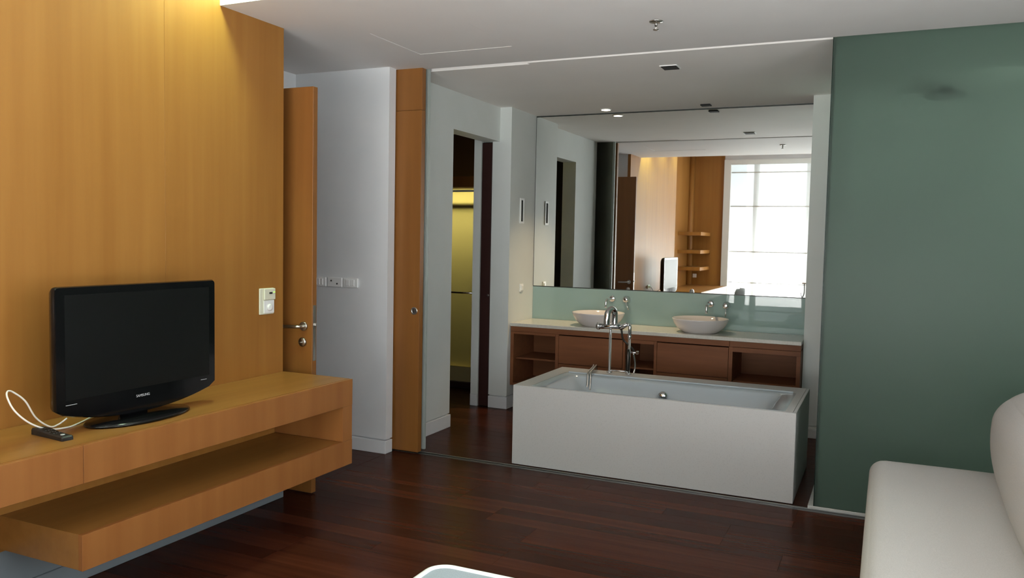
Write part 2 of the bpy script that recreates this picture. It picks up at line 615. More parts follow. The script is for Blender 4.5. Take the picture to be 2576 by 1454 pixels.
wc = struct('wall_column', boxes((2.535, 2.82, 6.70, YM + .012, 0.10, HB + .05), (2.55, 2.82, 6.715, YM + .012, 0.0, 0.10)), bath_paint)
struct('baseboard_column', boxes((2.538, 2.79, 6.697, 6.72, 0, 0.072), bev=0.002), white_paint)
struct('wall_right', boxes((XR, XR + .12, YB - .1, 0.00, 0, 3.25), (XR, XR + .12, 2.70, 7.3, 0, 3.25), (XR, XR + .12, 0.00, 2.70, 0, 0.40), (XR, XR + .12, 0.00, 2.70, 2.75, 3.25)), white_paint)
w2 = struct('window_added', boxes((XR + .001, XR + .10, 0.00, 0.08, 0.40, 2.75), (XR + .001, XR + .10, 2.62, 2.70, 0.40, 2.75), (XR + .001, XR + .10, 0.08, 2.62, 0.40, 0.48),
                              (XR + .001, XR + .10, 0.08, 2.62, 2.67, 2.75)), window_paint)  # added window, out of view, lets in extra daylight from the right
obj('mullion', boxes((XR + .02, XR + .08, 1.31, 1.39, 0.48, 2.67), bev=.004), window_paint, w2)
for a, b in ((0.08, 1.31), (1.39, 2.62)):
    obj('pane', boxes((XR + .045, XR + .051, a, b, 0.48, 2.67)), clear_glass, w2)
obj('sheer_screen', boxes((XR + .004, XR + .006, 0.09, 2.61, 0.49, 2.66)), sheer, w2)
struct('wall_shower', boxes((2.80, XR, 7.0, 7.04, 0, HB), (XR - .02, XR, 4.98, 7.0, 0, HB)), tile_m)

# toilet room seen through the bathroom doorway
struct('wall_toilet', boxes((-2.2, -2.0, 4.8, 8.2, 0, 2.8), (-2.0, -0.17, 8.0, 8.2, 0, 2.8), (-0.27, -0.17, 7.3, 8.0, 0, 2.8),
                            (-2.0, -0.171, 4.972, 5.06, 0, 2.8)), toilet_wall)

# ------------------------------------------------------------------ window wall behind the camera
struct('wall_back', boxes((-0.3, 0.335, YB - .12, YB - .002, 0, 3.2), (0.335, XR, YB - .12, YB, 0, 0.05), (0.335, XR, YB - .12, YB, 3.02, 3.2),
                          (4.35, XR, YB - .12, YB, 0.05, 3.02)), white_paint)
wbk = bpy.data.objects['wall_back']
obj('wall_panel', boxes((-0.29, 0.335, YB - .002, YB + .012, 0.0, 3.1)), veneer, wbk)
win = struct('window_1', boxes((0.335, 0.455, YB - .10, YB + .05, 0.05, 3.02), (4.25, 4.35, YB - .10, YB + .05, 0.05, 3.02),
                               (0.455, 4.25, YB - .10, YB + .05, 2.95, 3.02), (0.455, 4.25, YB - .10, YB + .06, 0.05, 0.09)), window_paint)
for x in (0.90, 1.80, 2.65, 3.5):
    obj('mullion', boxes((x - .05, x + .05, YB - .09, YB - .02, 0.09, 2.95), bev=.004), window_paint, win)
xs = [0.455, 0.85, 0.95, 1.75, 1.85, 2.60, 2.70, 3.45, 3.55, 4.25]
for a, b in zip(xs[::2], xs[1::2]):
    obj('pane', boxes((a, b, YB - .06, YB - .054, 0.09, 2.95)), clear_glass, win)
bl = thing('roman_blind', 'white sheer roman blind with horizontal battens, drawn down over the window', 'blind', (2.35, YB + .03, 0.095))
levels = [2.94, 2.79, 2.18, 1.36, 0.80, 0.30, 0.115]
for i, (z1, z0) in enumerate(zip(levels, levels[1:])):
    bm = B()
    loft(bm, [[(0.462, YB + .03 + .006 * math.sin(PI * t / 6), z0 + (z1 - z0) * t / 6), (4.24, YB + .03 + .006 * math.sin(PI * t / 6), z0 + (z1 - z0) * t / 6)]
              for t in range(7)], False, False, False)
    obj('fabric_panel', bm, sheer, bl)
    if i < 5:
        obj('batten', rod(B(), (0.462, YB + .030, z0), (4.24, YB + .030, z0), 0.010, n=8), window_paint, bl)
obj('head_rail', boxes((0.458, 4.245, YB + .006, YB + .049, 2.93, 2.949)), window_paint, bl)
obj('bottom_bar', boxes((0.462, 4.24, YB + .022, YB + .038, 0.095, 0.118)), window_paint, bl)

# ------------------------------------------------------------------ entry door
d1 = thing('door_1', 'open oak entry door with a steel lever, beside the white switches', 'door', (0.122, 3.765, 0))
del d1['category']
d1['kind'] = 'structure'
leaf = obj('door_leaf', boxes((-0.785, 0.122, 3.762, 3.802, 0.008, 2.338), bev=.0015), veneer_door, d1)
obj('edge_plate', boxes((0.1205, 0.1235, 3.770, 3.794, 0.78, 1.10)), steel, leaf)
obj('latch', boxes((0.122, 0.134, 3.776, 3.788, 0.982, 0.998), bev=.002), steel, leaf)
for s, yy in ((-1, 3.762), (1, 3.802)):
    hd = B()
    revolve(hd, (0.064, yy, 0.978), (0, s, 0), [(0.026, 0), (0.026, .008), (0.023, .010)], 24)
    tube(hd, [(0.064, yy + s * .008, 0.978), (0.064, yy + s * .035, 0.978), (0.054, yy + s * .048, 0.978), (0.03, yy + s * .05, 0.977), (-0.07, yy + s * .05, 0.974)], 0.0095, 12)
    obj('door_handle', hd, steel, d1)
    lk = B()
    revolve(lk, (0.056, yy, 0.886), (0, s, 0), [(0.026, 0), (0.026, .007), (0.022, .011), (0.010, .012)], 24)
    box(lk, 0.048, 0.064, min(yy, yy + s * .026), max(yy, yy + s * .026), 0.8825, 0.8895, bev=.002)
    obj('door_lock', lk, steel, d1)
# ------------------------------------------------------------------ sliding panels parked in the pocket
d2 = thing('door_2', 'oak sliding panel with round recessed pull, parked at the pier', 'door', (0.1, 4.845, 0))
del d2['category']
d2['kind'] = 'structure'
obj('door_leaf', boxes((-0.8, 0.196, 4.820, 4.868, 0.012, 2.362), bev=.001), veneer_door, d2)
obj('upper_panel', boxes((-0.8, 0.196, 4.820, 4.868, 2.364, 2.690), bev=.001), veneer_door, d2)
pl = B()
revolve(pl, (0.155, 4.8205, 0.995), (0, -1, 0), [(0.026, 0), (0.026, .003), (0.018, .0035), (0.017, .0008)], 26)
pull = obj('pull', pl, steel, d2, 'round steel finger pull')
obj('thumb_turn', boxes((0.1525, 0.1575, 4.8145, 4.8195, 0.984, 1.006), bev=.001), dark_grey, pull)
g2 = thing('sliding_glass_panel', 'frosted glass sliding panel parked edge-on behind the oak sliding panel', 'glass panel', (0.0, 4.925, 0))
obj('glass_sheet', boxes((-0.72, 0.165, 4.925, 4.937, 0.012, 2.690), bev=.002), frost_grey, g2)
obj('edge_trim', boxes((0.1652, 0.190, 4.9215, 4.9405, 0.012, 2.690)), pale_edge, g2)

# bathroom pocket door
d3 = thing('door_3', 'dark maroon pocket door standing in its slot', 'door', (-0.128, 6.6, 0))
del d3['category']
d3['kind'] = 'structure'
obj('door_leaf', boxes((-0.192, -0.098, 6.505, 7.19, 0.006, 2.345), bev=.002), maroon, d3)
obj('edge_pull', revolve(B(), (-0.113, 6.5055, 1.00), (0, -1, 0), [(0.010, 0), (0.010, .003), (0.006, .004)], 18), steel, d3)

# ------------------------------------------------------------------ big frosted glass panel on the right, shower behind
gp = thing('frosted_glass_wall', 'tall green frosted glass panel reaching the ceiling behind the sofa', 'glass panel', (3.7, 4.893, 0))
obj('glass_sheet', boxes((2.7795, XR - .002, 4.887, 4.899, 0.018, H + .06)), frost_green, gp)
obj('polished_edge', boxes((2.7755, 2.7795, 4.887, 4.899, 0.018, H + .06)), frost_edge, gp)
gs = thing('added_side_glass', 'added frosted glass screen on the side curb, keeping shower light off the bathtub', 'glass panel', (2.789, 5.8, 0.0185))
obj('glass_sheet', boxes((2.784, 2.794, 4.902, 6.694, 0.0185, HB - .001)), frost_green, gs)  # added screen, unseen, blocks lamp spill onto the tub side
cb = thing('shower_curb', 'low white shower curb under the green frosted glass panel', 'shower tray', (3.7, 5.8, 0))
obj('front_curb', boxes((2.745, XR - .001, 4.884, 4.925, 0.0, 0.018), bev=.002), tray_white, cb)
obj('side_curb', boxes((2.745, 2.80, 4.926, 6.695, 0.0, 0.0175), bev=.002), tray_white, cb)
obj('tray_floor', boxes((2.801, XR - .022, 4.926, 6.99, -0.010, 0.006)), tray_dark, cb)
sh = thing('rain_shower', 'round rain shower head showing as a blurred disc through frosted glass', 'shower', (3.345, 5.03, 2.31))
obj('shower_disc', revolve(B(), (3.345, 5.03, 2.312), (0, 0, 1), [(0.095, 0), (0.105, .006), (0.105, .022), (0.06, .034), (0.022, .05)], 32), metal_dark, sh)
obj('shower_arm', tube(B(), [(3.345, 5.03, 2.355), (3.345, 5.05, 2.372), (3.345, 5.30, 2.376), (3.345, 6.2, 2.376), (3.345, 6.998, 2.376)], 0.010), chrome, sh)

# ------------------------------------------------------------------ shower glimpsed through the doorway
ss = thing('shower_screen', 'yellow-lit frosted shower screen seen through the bathroom doorway', 'shower screen', (-0.9, 7.3, 0))
obj('glass_sheet', boxes((-1.99, -0.275, 7.30, 7.312, 0.20, 2.015)), frost_yellow, ss)
obj('top_rail', rod(B(), (-1.99, 7.275, 1.975), (-0.275, 7.275, 1.975), 0.011), white_plastic, ss)  # white in place of metal: the lamp's bright reflection put into the colour
obj('header_beam', boxes((-1.99, -0.275, 7.28, 7.36, 2.015, 2.12)), veneer_door, ss)
obj('glass_rail', boxes((-1.99, -0.275, 7.322, 7.352, 1.835, 1.862)), veneer_door, ss)
obj('towel_bar', rod(B(), (-1.99, 7.262, 0.955), (-0.275, 7.262, 0.955), 0.010), chrome, ss)
obj('tiled_base', boxes((-1.99, -0.275, 7.29, 7.36, 0.05, 0.20)), yellow_tile, ss)
obj('base_step', boxes((-1.99, -0.275, 7.24, 7.36, 0.0, 0.05)), maroon, ss)

# ------------------------------------------------------------------ long oak TV console on the wall
cs = thing('tv_console', 'long floating oak console with open lower shelf under the television', 'console', (0.24, 2.7, 0.256))
X1 = 0.477
for y0, y1 in ((1.30, 2.0165), (2.0180, 3.662)):
    obj('top_front', boxes((0.455, X1, y0, y1, 0.582, 0.7235), bev=.001), veneer_front, cs)
obj('top_board', boxes((0.002, 0.4545, 1.30, 3.662, 0.584, 0.7245)), veneer_top, cs)
obj('shelf_front', boxes((0.455, X1, 2.008, 3.662, 0.257, 0.392), bev=.001), veneer_front, cs)
obj('lower_shelf', boxes((0.002, 0.4545, 2.009, 3.662, 0.258, 0.3915)), veneer_top, cs)
obj('end_block', boxes((0.002, X1 - .001, 3.578, 3.661, 0.3925, 0.5815), bev=.001), veneer_front, cs)
obj('back_panel', boxes((0.001, 0.012, 2.009, 3.577, 0.3915, 0.5835)), veneer, cs)

# ------------------------------------------------------------------ television
tv = thing('television', 'black flat television with oval stand on the oak console', 'television', (0.27, 2.44, 0.7245))
XF = 0.285


def chin(y):
    t = (y - 2.452) / 0.402
    return 0.806 - 0.058 * (1 - abs(t) ** 2.2)


def tv_ring(x, ins):
    y0, y1, zt = 2.05 + ins, 2.854 - ins, 1.288 - ins
    pts = []
    r = 0.014
    for i in range(5):
        a = i / 4 * PI / 2
        pts.append((x, y1 - r + r * math.cos(a), zt - r + r * math.sin(a)))
    for i in range(5):
        a = PI / 2 + i / 4 * PI / 2
        pts.append((x, y0 + r + r * math.cos(a), zt - r + r * math.sin(a)))
    for i in range(25):
        y = y0 + (y1 - y0) * i / 24
        z = chin(y) + ins
        if i in (0, 24):
            z += 0.012
        pts.append((x, y, z))
    return pts


bm = B()
loft(bm, [tv_ring(0.205, .10), tv_ring(0.218, .045), tv_ring(0.240, .012), tv_ring(0.262, 0.002), tv_ring(0.276, 0.0), tv_ring(XF, 0.004)], True, False, True, True)
fr = tv_ring(XF, 0.004)
# front bezel ring around the screen
sc_ = [(XF, y, z) for y, z in ((2.815, 1.255), (2.092, 1.255), (2.092, 0.852), (2.815, 0.852))]
bm.faces.new([bm.verts.new(p) for p in fr])
cas = obj('casing', bm, black_gloss, tv)
obj('screen', boxes((XF - .001, XF + .0012, 2.092, 2.815, 0.852, 1.255)), screen_m, tv)
text_part('lettering', 'SAMSUNG', 0.015, logo_m, tv, (XF + .001, 2.447, 0.818), (0, 1, 0), (0, 0, 1))
obj('print_mark', boxes((XF, XF + .001, 2.092, 2.14, 0.8335, 0.8355)), logo_m, tv)
obj('print_mark', boxes((XF, XF + .001, 2.765, 2.80, 0.8335, 0.8355)), logo_m, tv)
bm = B()
loft(bm, [[(0.275 + 0.128 * s * math.cos(2 * PI * i / 48), 2.437 + 0.245 * s * math.sin(2 * PI * i / 48), z) for i in range(48)]
          for s, z in ((0.97, 0.7247), (1.0, 0.729), (1.0, 0.733), (0.97, 0.738), (0.6, 0.742))])
obj('stand_base', bm, black_gloss, tv)
bm = B()
loft(bm, [rrect(0.225, 0.275, 2.37, 2.49, 0.02, 0.741), rrect(0.228, 0.272, 2.375, 2.485, 0.02, 0.79), rrect(0.228, 0.272, 2.36, 2.50, 0.02, 0.84)])
obj('stand_neck', bm, black_gloss, tv)

cb_ = B()
tube(cb_, [(0.16, 2.19, 0.755), (0.15, 2.16, 0.735), (0.14, 2.13, 0.731), (0.13, 2.08, 0.775), (0.12, 2.045, 0.845), (0.11, 2.003, 0.886), (0.12, 1.976, 0.892),
           (0.14, 1.963, 0.872), (0.17, 1.970, 0.825), (0.195, 2.010, 0.775), (0.205, 2.075, 0.740), (0.20, 2.16, 0.7285), (0.17, 2.24, 0.7285), (0.13, 2.33, 0.732),
           (0.10, 2.40, 0.7285)], 0.0034, 8, 8)
tag(obj('antenna_cable', cb_, cable_m, origin=(0.2, 2.16, 0.7245)), 'white aerial cable looping up beside the television', 'cable')
rc = thing('remote_control', 'black remote control lying on the oak console before the cable', 'remote control', (0.29, 2.04, 0.7245))
ax = Vector((0.262, -0.028, 0)).normalized()
ay = Vector((-ax.y, ax.x, 0))
o0 = Vector((0.168, 2.056, 0.7248))


def rpt(s, t, z):
    p = o0 + ax * s + ay * t
    return (p.x, p.y, p.z + z)


bm = B()
loft(bm, [[rpt(s, -wd, 0), rpt(s, wd, 0), rpt(s, wd, h * .75), rpt(s, wd * .8, h), rpt(s, -wd * .8, h), rpt(s, -wd, h * .75)]
          for s, wd, h in ((0.0, .020, .018), (0.006, .023, .024), (.06, .0235, .025), (.12, .022, .019), (.165, .022, .017), (.200, .0225, .017), (.206, .020, .012))],
     smooth=False)
obj('remote_body', bm, black_matt, rc)
for i in range(5):
    for j in (-1, 0, 1):
        s = 0.03 + i * 0.026
        h = 0.0245 if s < .07 else (0.0245 - (s - .06) / .06 * .006 if s < .12 else .0185)
        t = B()
        revolve(t, rpt(s, j * 0.011, h - .001), (0, 0, 1), [(0.0038, 0), (0.0038, .002), (0.003, .0026)], 10)
        obj('button', t, dark_grey, rc)
t = B()
revolve(t, rpt(.172, 0, .0165), (0, 0, 1), [(0.008, 0), (0.008, .002), (0.006, .0026)], 14)
obj('button', t, logo_m, rc, 'silver round button')

# control plate on the oak wall
tc = thing('room_control_plate', 'cream control plate with dark eye and green light on oak wall', 'control panel', (0.0, 3.515, 1.06))
obj('back_plate', boxes((0.0005, 0.010, 3.458, 3.572, 1.062, 1.206), bev=.003), cream_plastic, tc)
obj('sensor_unit', boxes((0.010, 0.020, 3.485, 3.573, 1.142, 1.204), bev=.003), cream_plastic, tc)
obj('sensor_eye', boxes((0.020, 0.0212, 3.522, 3.546, 1.174, 1.184)), hole, tc)
grn = mat('green_indicator', (0.5, 0.9, 0.2), 0.4)
grn.node_tree.nodes['Principled BSDF'].inputs['Emission Color'].default_value = (0.55, 0.95, 0.15, 1)
grn.node_tree.nodes['Principled BSDF'].inputs['Emission Strength'].default_value = 0.6
obj('indicator_light', boxes((0.020, 0.0212, 3.553, 3.568, 1.180, 1.186)), grn, tc)
obj('lower_unit', boxes((0.010, 0.015, 3.485, 3.568, 1.068, 1.139), bev=.002), white_plastic, tc)
obj('dial', revolve(B(), (0.015, 3.528, 1.100), (1, 0, 0), [(0.020, 0), (0.019, .008), (0.010, .009)], 24), white_plastic, tc)
# socket with plug beside the TV, low on the oak wall
sk = thing('wall_socket', 'white socket with plug low on the oak wall behind the television', 'socket', (0, 2.62, 0.80))
obj('socket_plate', boxes((0.0005, 0.008, 2.56, 2.66, 0.83, 0.89), bev=.002), white_plastic, sk)
obj('plug', boxes((0.008, 0.035, 2.59, 2.62, 0.845, 0.875), bev=.004), white_plastic, sk)
tag(obj('power_cord', tube(B(), [(0.036, 2.605, 0.86), (0.06, 2.59, 0.82), (0.07, 2.54, 0.78), (0.10, 2.48, 0.80), (0.20, 2.46, 0.86)], 0.003, 8), black_matt),
    'thin black power cord running from the low socket to the television', 'cord')

# switch plates on the white pier
for i, (x0, x1, lab) in enumerate(((-0.625, -0.505, 'white switch plate on pier, leftmost of three, beside the door edge'),
                                   (-0.493, -0.368, 'white socket plate on pier, middle of the three plates'),
                                   (-0.358, -0.236, 'white switch plate on pier, rightmost of the three plates'))):
    sp = thing('switch_plate', lab, 'switch' if i != 1 else 'socket', ((x0 + x1) / 2, 4.72, 1.142), 'plates on the white pier')
    obj('cover_plate', boxes((x0, x1, 4.705, 4.7195, 1.142, 1.208), bev=.003), white_plastic, sp)
    n = (3, 2, 2)[i]
    for k in range(n):
        xa = x0 + 0.022 + k * (x1 - x0 - .044) / n
        if i == 1:
            obj('terminal', revolve(B(), (x0 + .035 + k * .05, 4.705, 1.165 + .02 * (k == 0)), (0, -1, 0), [(0.006, 0), (0.006, .003)], 12), dark_grey, sp)
        else:
            obj('rocker', boxes((xa + .003, xa + (x1 - x0 - .044) / n - .003, 4.699, 4.7052, 1.153, 1.197), bev=.002), white_plastic, sp)

# ------------------------------------------------------------------ bathtub
tb = thing('bathtub', 'white stone-clad rectangular bathtub at the bathroom threshold', 'bathtub', (1.77, 5.35, 0))
TX0, TX1, TY0, TY1, TH = 0.873, 2.662, 4.912, 5.81, 0.535
AX0, AX1, AY0, AY1 = 0.985, 2.60, 4.935, 5.585
obj('front_panel', boxes((TX0, TX1, TY0, TY0 + .02, 0.004, TH), bev=.002), stone_white, tb)
obj('side_panel', boxes((TX0, TX0 + .02, TY0 + .0205, TY1, 0.004, TH), bev=.002), stone_white, tb)
obj('side_panel', boxes((TX1 - .02, TX1, TY0 + .0205, TY1, 0.004, TH), bev=.002), stone_white, tb)
obj('rear_panel', boxes((TX0 + .0205, TX1 - .0205, TY1 - .02, TY1, 0.004, TH), bev=.001), stone_white, tb)
obj('top_slab', boxes((TX0 + .0205, AX0 + .01, TY0 + .0205, TY1 - .0205, TH - .02, TH), (AX1 - .01, TX1 - .0205, TY0 + .0205, TY1 - .0205, TH - .02, TH),
                      (AX0 + .01, AX1 - .01, AY1 - .01, TY1 - .0205, TH - .02, TH)), stone_white, tb)
bm = B()
ix0, ix1, iy0, iy1 = 1.06, 2.52, 4.965, 5.525
loft(bm, [rrect(AX0, AX1, AY0, AY1, .012, TH - .01), rrect(AX0, AX1, AY0, AY1, .012, TH - .0005), rrect(AX0 + .004, AX1 - .004, AY0 + .004, AY1 - .004, .012, TH + .0004),
          rrect(AX0 + .020, AX1 - .020, AY0 + .012, AY1 - .022, .02, TH + .0004), rrect(AX0 + .028, AX1 - .028, AY0 + .018, AY1 - .030, .02, TH - .001),
          rrect(ix0, ix1, iy0, iy1, .05, TH - .003), rrect(ix0 + .02, ix1 - .015, iy0 + .008, iy1 - .012, .06, TH - .014),
          rrect(ix0 + .20, ix1 - .06, iy0 + .03, iy1 - .05, .08, TH - .14), rrect(ix0 + .36, ix1 - .10, iy0 + .05, iy1 - .08, .09, TH - .36),
          rrect(ix0 + .42, ix1 - .16, iy0 + .09, iy1 - .12, .09, TH - .40)], False, True)
basin = obj('tub_basin', bm, acrylic, tb)
obj('rear_lip', boxes((AX0 + .03, AX1 - .02, AY1 - .014, AY1 - .004, TH + .0005, TH + .011), bev=.003), acrylic, tb)
obj('overflow_knob', revolve(B(), (1.745, 5.488, 0.448), (0, -1, 0), [(0.030, 0), (0.036, .012), (0.034, .03), (0.02, .042), (0.004, .046)], 28), chrome, tb)

# tub mixer standing on the rear ledge
FY = 5.745
fx = thing('tub_mixer', 'chrome tub mixer on two risers with hand shower behind the bathtub', 'tap', (1.34, FY, TH))
RX, LX = 1.418, 1.272
for x, nm in ((LX, 'riser'), (RX, 'riser')):
    bm = B()
    revolve(bm, (x, FY, TH + .0005), (0, 0, 1), [(0.022, 0), (0.022, .006), (0.012, .012), (0.0095, .014), (0.0095, .33 if x == LX else .27)], 20)
    obj(nm, bm, chrome, fx)
obj('cross_bar', rod(B(), (LX, FY, TH + .018), (RX, FY, TH + .018), 0.005), chrome, fx)
bm = B()
rod(bm, (1.182, FY, 0.874), (1.345, FY, 0.880), 0.0205)
revolve(bm, (1.192, FY, 0.874), (-1, 0, 0), [(0.020, 0), (0.026, .004), (0.026, .022), (0.019, .028)], 20)
revolve(bm, (LX, FY, 0.862), (0, 0, 1), [(0.013, 0), (0.020, .01), (0.020, .03)], 20)
obj('mixer_body', bm, chrome, fx)
bm = B()
tube(bm, [(LX + .030, FY, 0.885), (LX + .030, FY, 0.955), (LX + .028, FY - .010, 0.990), (LX + .020, FY - .045, 1.008), (LX + .008, FY - .085, 0.993),
          (LX + .004, FY - .102, 0.955), (LX + .002, FY - .104, 0.893)], 0.0225, 18)
obj('spout', bm, chrome, fx)
bm = B()
rod(bm, (1.345, FY, 0.872), (1.405, FY - .015, 0.902), 0.022, 0.013)
revolve(bm, (RX, FY, 0.820), (0, 0, 1), [(0.010, 0), (0.013, .006), (0.012, .06), (0.010, .075)], 18)
rod(bm, (1.400, FY - .012, 0.898), (RX, FY, 0.893), 0.010)
obj('lever', bm, chrome, fx)
obj('collar', revolve(B(), (RX, FY, 0.800), (0, 0, 1), [(0.012, 0), (0.014, .004), (0.014, .016), (0.011, .02)], 18), chrome, fx)
bm = B()
revolve(bm, (RX, FY - .024, 0.560), (0, 0, 1), [(0.012, 0), (0.0145, .01), (0.0145, .10), (0.011, .13), (0.009, .16)], 18)
obj('hand_shower', bm, metal_dark, fx, 'dark grip of the hand shower')
bm = B()
rod(bm, (RX, FY, 0.697), (1.474, FY - .006, 0.697), 0.0055)
box(bm, 1.472, 1.490, FY - .016, FY + .004, 0.686, 0.710, bev=.003)
obj('shower_holder', bm, chrome, fx)
obj('flexible_hose', tube(B(), [(1.452, FY - .006, 0.692), (1.462, FY + .002, 0.640), (1.464, FY + .004, 0.59), (1.455, FY, 0.5405)], 0.0058, 10), chrome, fx)
obj('flexible_hose', tube(B(), [(1.355, FY, 0.86), (1.365, FY + .01, 0.79), (1.395, FY + .02, 0.755), (1.440, FY + .01, 0.72), (1.456, FY, 0.700)], 0.007, 10), metal_dark, fx,
    'dark hose dropping to the holder')
hs = B()
tube(hs, [(1.105, 5.868, 0.30), (1.108, 5.86, 0.50), (1.118, 5.835, 0.562), (1.145, 5.75, 0.570), (1.172, 5.62, 0.569), (1.183, 5.53, 0.560), (1.190, 5.50, 0.50), (1.196, 5.462, 0.42),
          (1.235, 5.36, 0.34), (1.32, 5.30, 0.232), (1.40, 5.26, 0.148)], 0.0065, 10)
tube(hs, [(1.132, 5.868, 0.30), (1.134, 5.86, 0.50), (1.140, 5.835, 0.562), (1.162, 5.75, 0.570), (1.188, 5.62, 0.569), (1.203, 5.53, 0.560), (1.212, 5.50, 0.50), (1.220, 5.462, 0.42),
          (1.260, 5.35, 0.33), (1.36, 5.27, 0.20), (1.45, 5.20, 0.147)], 0.0065, 10)
tag(obj('drain_hose', hs, steel, origin=(1.14, 5.75, 0.545)), 'grey metal hose hanging over the rear rim into the bathtub', 'hose')

# ------------------------------------------------------------------ washstand
CF, CB = 6.555, 7.035
VX0, VX1 = XL + .004, 2.531
vs = thing('vanity_cabinet', 'long brown wooden washstand cabinet with open niches and two drawers', 'cabinet', (1.3, 6.8, 0.21))
zb, zt = 0.21, 0.735


def bx(name, x0, x1, y0, y1, z0, z1, m=veneer_dark, bev=.001, lab=None):
    return obj(name, boxes((x0, x1, y0, y1, z0, z1), bev=bev), m, vs, lab)


bx('fascia', VX0, 1.995, CF, CF + .022, 0.690, zt)
bx('fascia', 1.997, VX1, CF, CF + .022, 0.690, zt)
bx('top_rail', VX0 + .03, 0.520, CF, CF + .022, 0.668, 0.689)
bx('top_rail', 1.145, 1.390, CF, CF + .022, 0.660, 0.689)
bx('top_rail', 2.022, VX1, CF, CF + .022, 0.650, 0.687)
for x0, x1 in ((VX0, VX0 + .03), (0.520, 0.550), (1.126, 1.145), (1.390, 1.414), (1.992, 2.022), (VX1 - .03, VX1)):
    bx('upright', x0, x1, CF + .001, CB - .02, zb + .02, 0.689)
bx('bottom_board', VX0, VX1, CF + .001, CB, zb, zb + .02)
bx('back_board', VX0, VX1, CB - .018, CB, zb + .02, zt)
bx('top_board', VX0, VX1, CF + .023, CB - .02, 0.70, 0.733)
for x0, x1 in ((0.553, 1.123), (1.417, 1.989)):
    bx('drawer', x0, x1, CF - .001, CF + .30, 0.440, 0.681)
    bx('lower_drawer', x0, x1, CF - .001, CF + .30, zb + .023, 0.436)
bx('shelf', VX0 + .031, 0.519, CF + .05, CB - .02, 0.440, 0.455)
bx('shelf', 2.023, VX1 - .031, CF + .05, CB - .02, 0.400, 0.415)
bx('shelf', 1.146, 1.389, CF + .05, CB - .02, 0.440, 0.455)
ct = tag(obj('countertop', boxes((VX0 - .002, VX1 + .002, CF - .012, CB + .003, 0.7355, 0.765), bev=.002), counter_m), 'cream stone worktop running along the whole brown washstand', 'countertop')

bk = tag(obj('backsplash', boxes((XL + .002, 2.533, YM + .001, YM + .010, 0.7655, 1.066)), splash_m), 'glossy grey-green glass splashback strip between worktop and mirror', 'backsplash')
mr = thing('wall_mirror', 'wide wall mirror above the green splashback reflecting the bedroom', 'mirror', (1.31, YM, 1.068))
obj('mirror_sheet', boxes((XL + .006, 2.531, YM, YM + .006, 1.074, 2.630)), mirror_m, mr)
obj('edge_strip', boxes((XL + .002, 2.533, YM + .001, YM + .010, 1.067, 1.0735), (XL + .002, 2.533, YM + .001, YM + .010, 2.6305, 2.642), (XL + .002, XL + .0055, YM + .001, YM + .010, 1.0735, 2.6305)),
    mirror_edge, mr)


def basin_bowl(cx, lab):
    t = thing('wash_basin', lab, 'basin', (cx, 6.775, 0.765), 'bowl basins on the worktop')
    bm = B()
    revolve(bm, (cx, 6.775, 0.7655), (0, 0, 1), [(0.138, 0), (0.142, .003), (0.164, .016), (0.194, .042), (0.215, .074), (0.227, .104), (0.230, .113), (0.227, .116), (0.223, .114),
                                                (0.206, .088), (0.176, .052), (0.13, .022), (0.06, .012), (0.022, .011)], 48)
    obj('bowl', bm, ceramic, t)
    obj('drain', revolve(B(), (cx, 6.775, 0.7765), (0, 0, 1), [(0.022, 0), (0.022, .003), (0.012, .004)], 20), chrome, t)
    return t


b1 = basin_bowl(0.830, 'white bowl basin on the left, partly hidden by the chrome tub mixer')
b2 = basin_bowl(1.715, 'white bowl basin on the right, nearer the grey column')
for x, z, side in ((0.870, 0.987, 'left'), (1.747, 0.985, 'right')):
    t = thing('basin_spout', f'chrome wall spout pouring over the {side} bowl basin', 'tap', (x, YM, z), 'wall spouts over the basins')
    obj('flange', revolve(B(), (x, YM, z), (0, -1, 0), [(0.030, 0.0005), (0.030, .012), (0.026, .018), (0.014, .020)], 26), chrome, t)
    bm = B()
    tube(bm, [(x, YM - .018, z), (x, YM - .08, z), (x, YM - .150, z - .001), (x, YM - .178, z - .010), (x, YM - .184, z - .03), (x, YM - .184, z - .068)], 0.0105, 14)
    obj('spout', bm, chrome, t)
for x, z, dx, side in ((1.006, 0.986, .034, 'left'), (1.880, 0.976, .004, 'right')):
    t = thing('basin_valve', f'chrome round wall valve with lever above the {side} bowl basin', 'tap', (x, YM, z), 'wall valves beside the spouts')
    obj('flange', revolve(B(), (x, YM, z), (0, -1, 0), [(0.034, 0.0005), (0.034, .012), (0.028, .016), (0.026, .05), (0.022, .058), (0.008, .06)], 28), chrome, t)
    obj('lever', rod(B(), (x, YM - .045, z - .02), (x + dx, YM - .06, z - .088), 0.006, 0.0045), chrome, t)

# wall fittings left of the mirror
sl = thing('wall_slot', 'narrow white-framed slot let into wall beside the mirror', 'wall fitting', (XL, 6.755, 1.65))
obj('slot_frame', boxes((XL + .0005, XL + .008, 6.705, 6.723, 1.645, 1.872), (XL + .0005, XL + .008, 6.772, 6.790, 1.645, 1.872), (XL + .0005, XL + .008, 6.723, 6.772, 1.645, 1.663),
                        (XL + .0005, XL + .008, 6.723, 6.772, 1.854, 1.872)), white_plastic, sl)
obj('slot_glass', boxes((XL + .0005, XL + .003, 6.7235, 6.7715, 1.6635, 1.8535)), hole, sl)
so = thing('shaver_socket', 'small white socket on wall beside the green splashback', 'socket', (XL, 6.77, 1.03))
obj('socket_plate', boxes((XL + .0005, XL + .009, 6.735, 6.805, 1.030, 1.100), bev=.002), white_plastic, so)
obj('socket_flap', boxes((XL + .009, XL + .016, 6.75, 6.79, 1.043, 1.085), bev=.002), white_plastic, so)

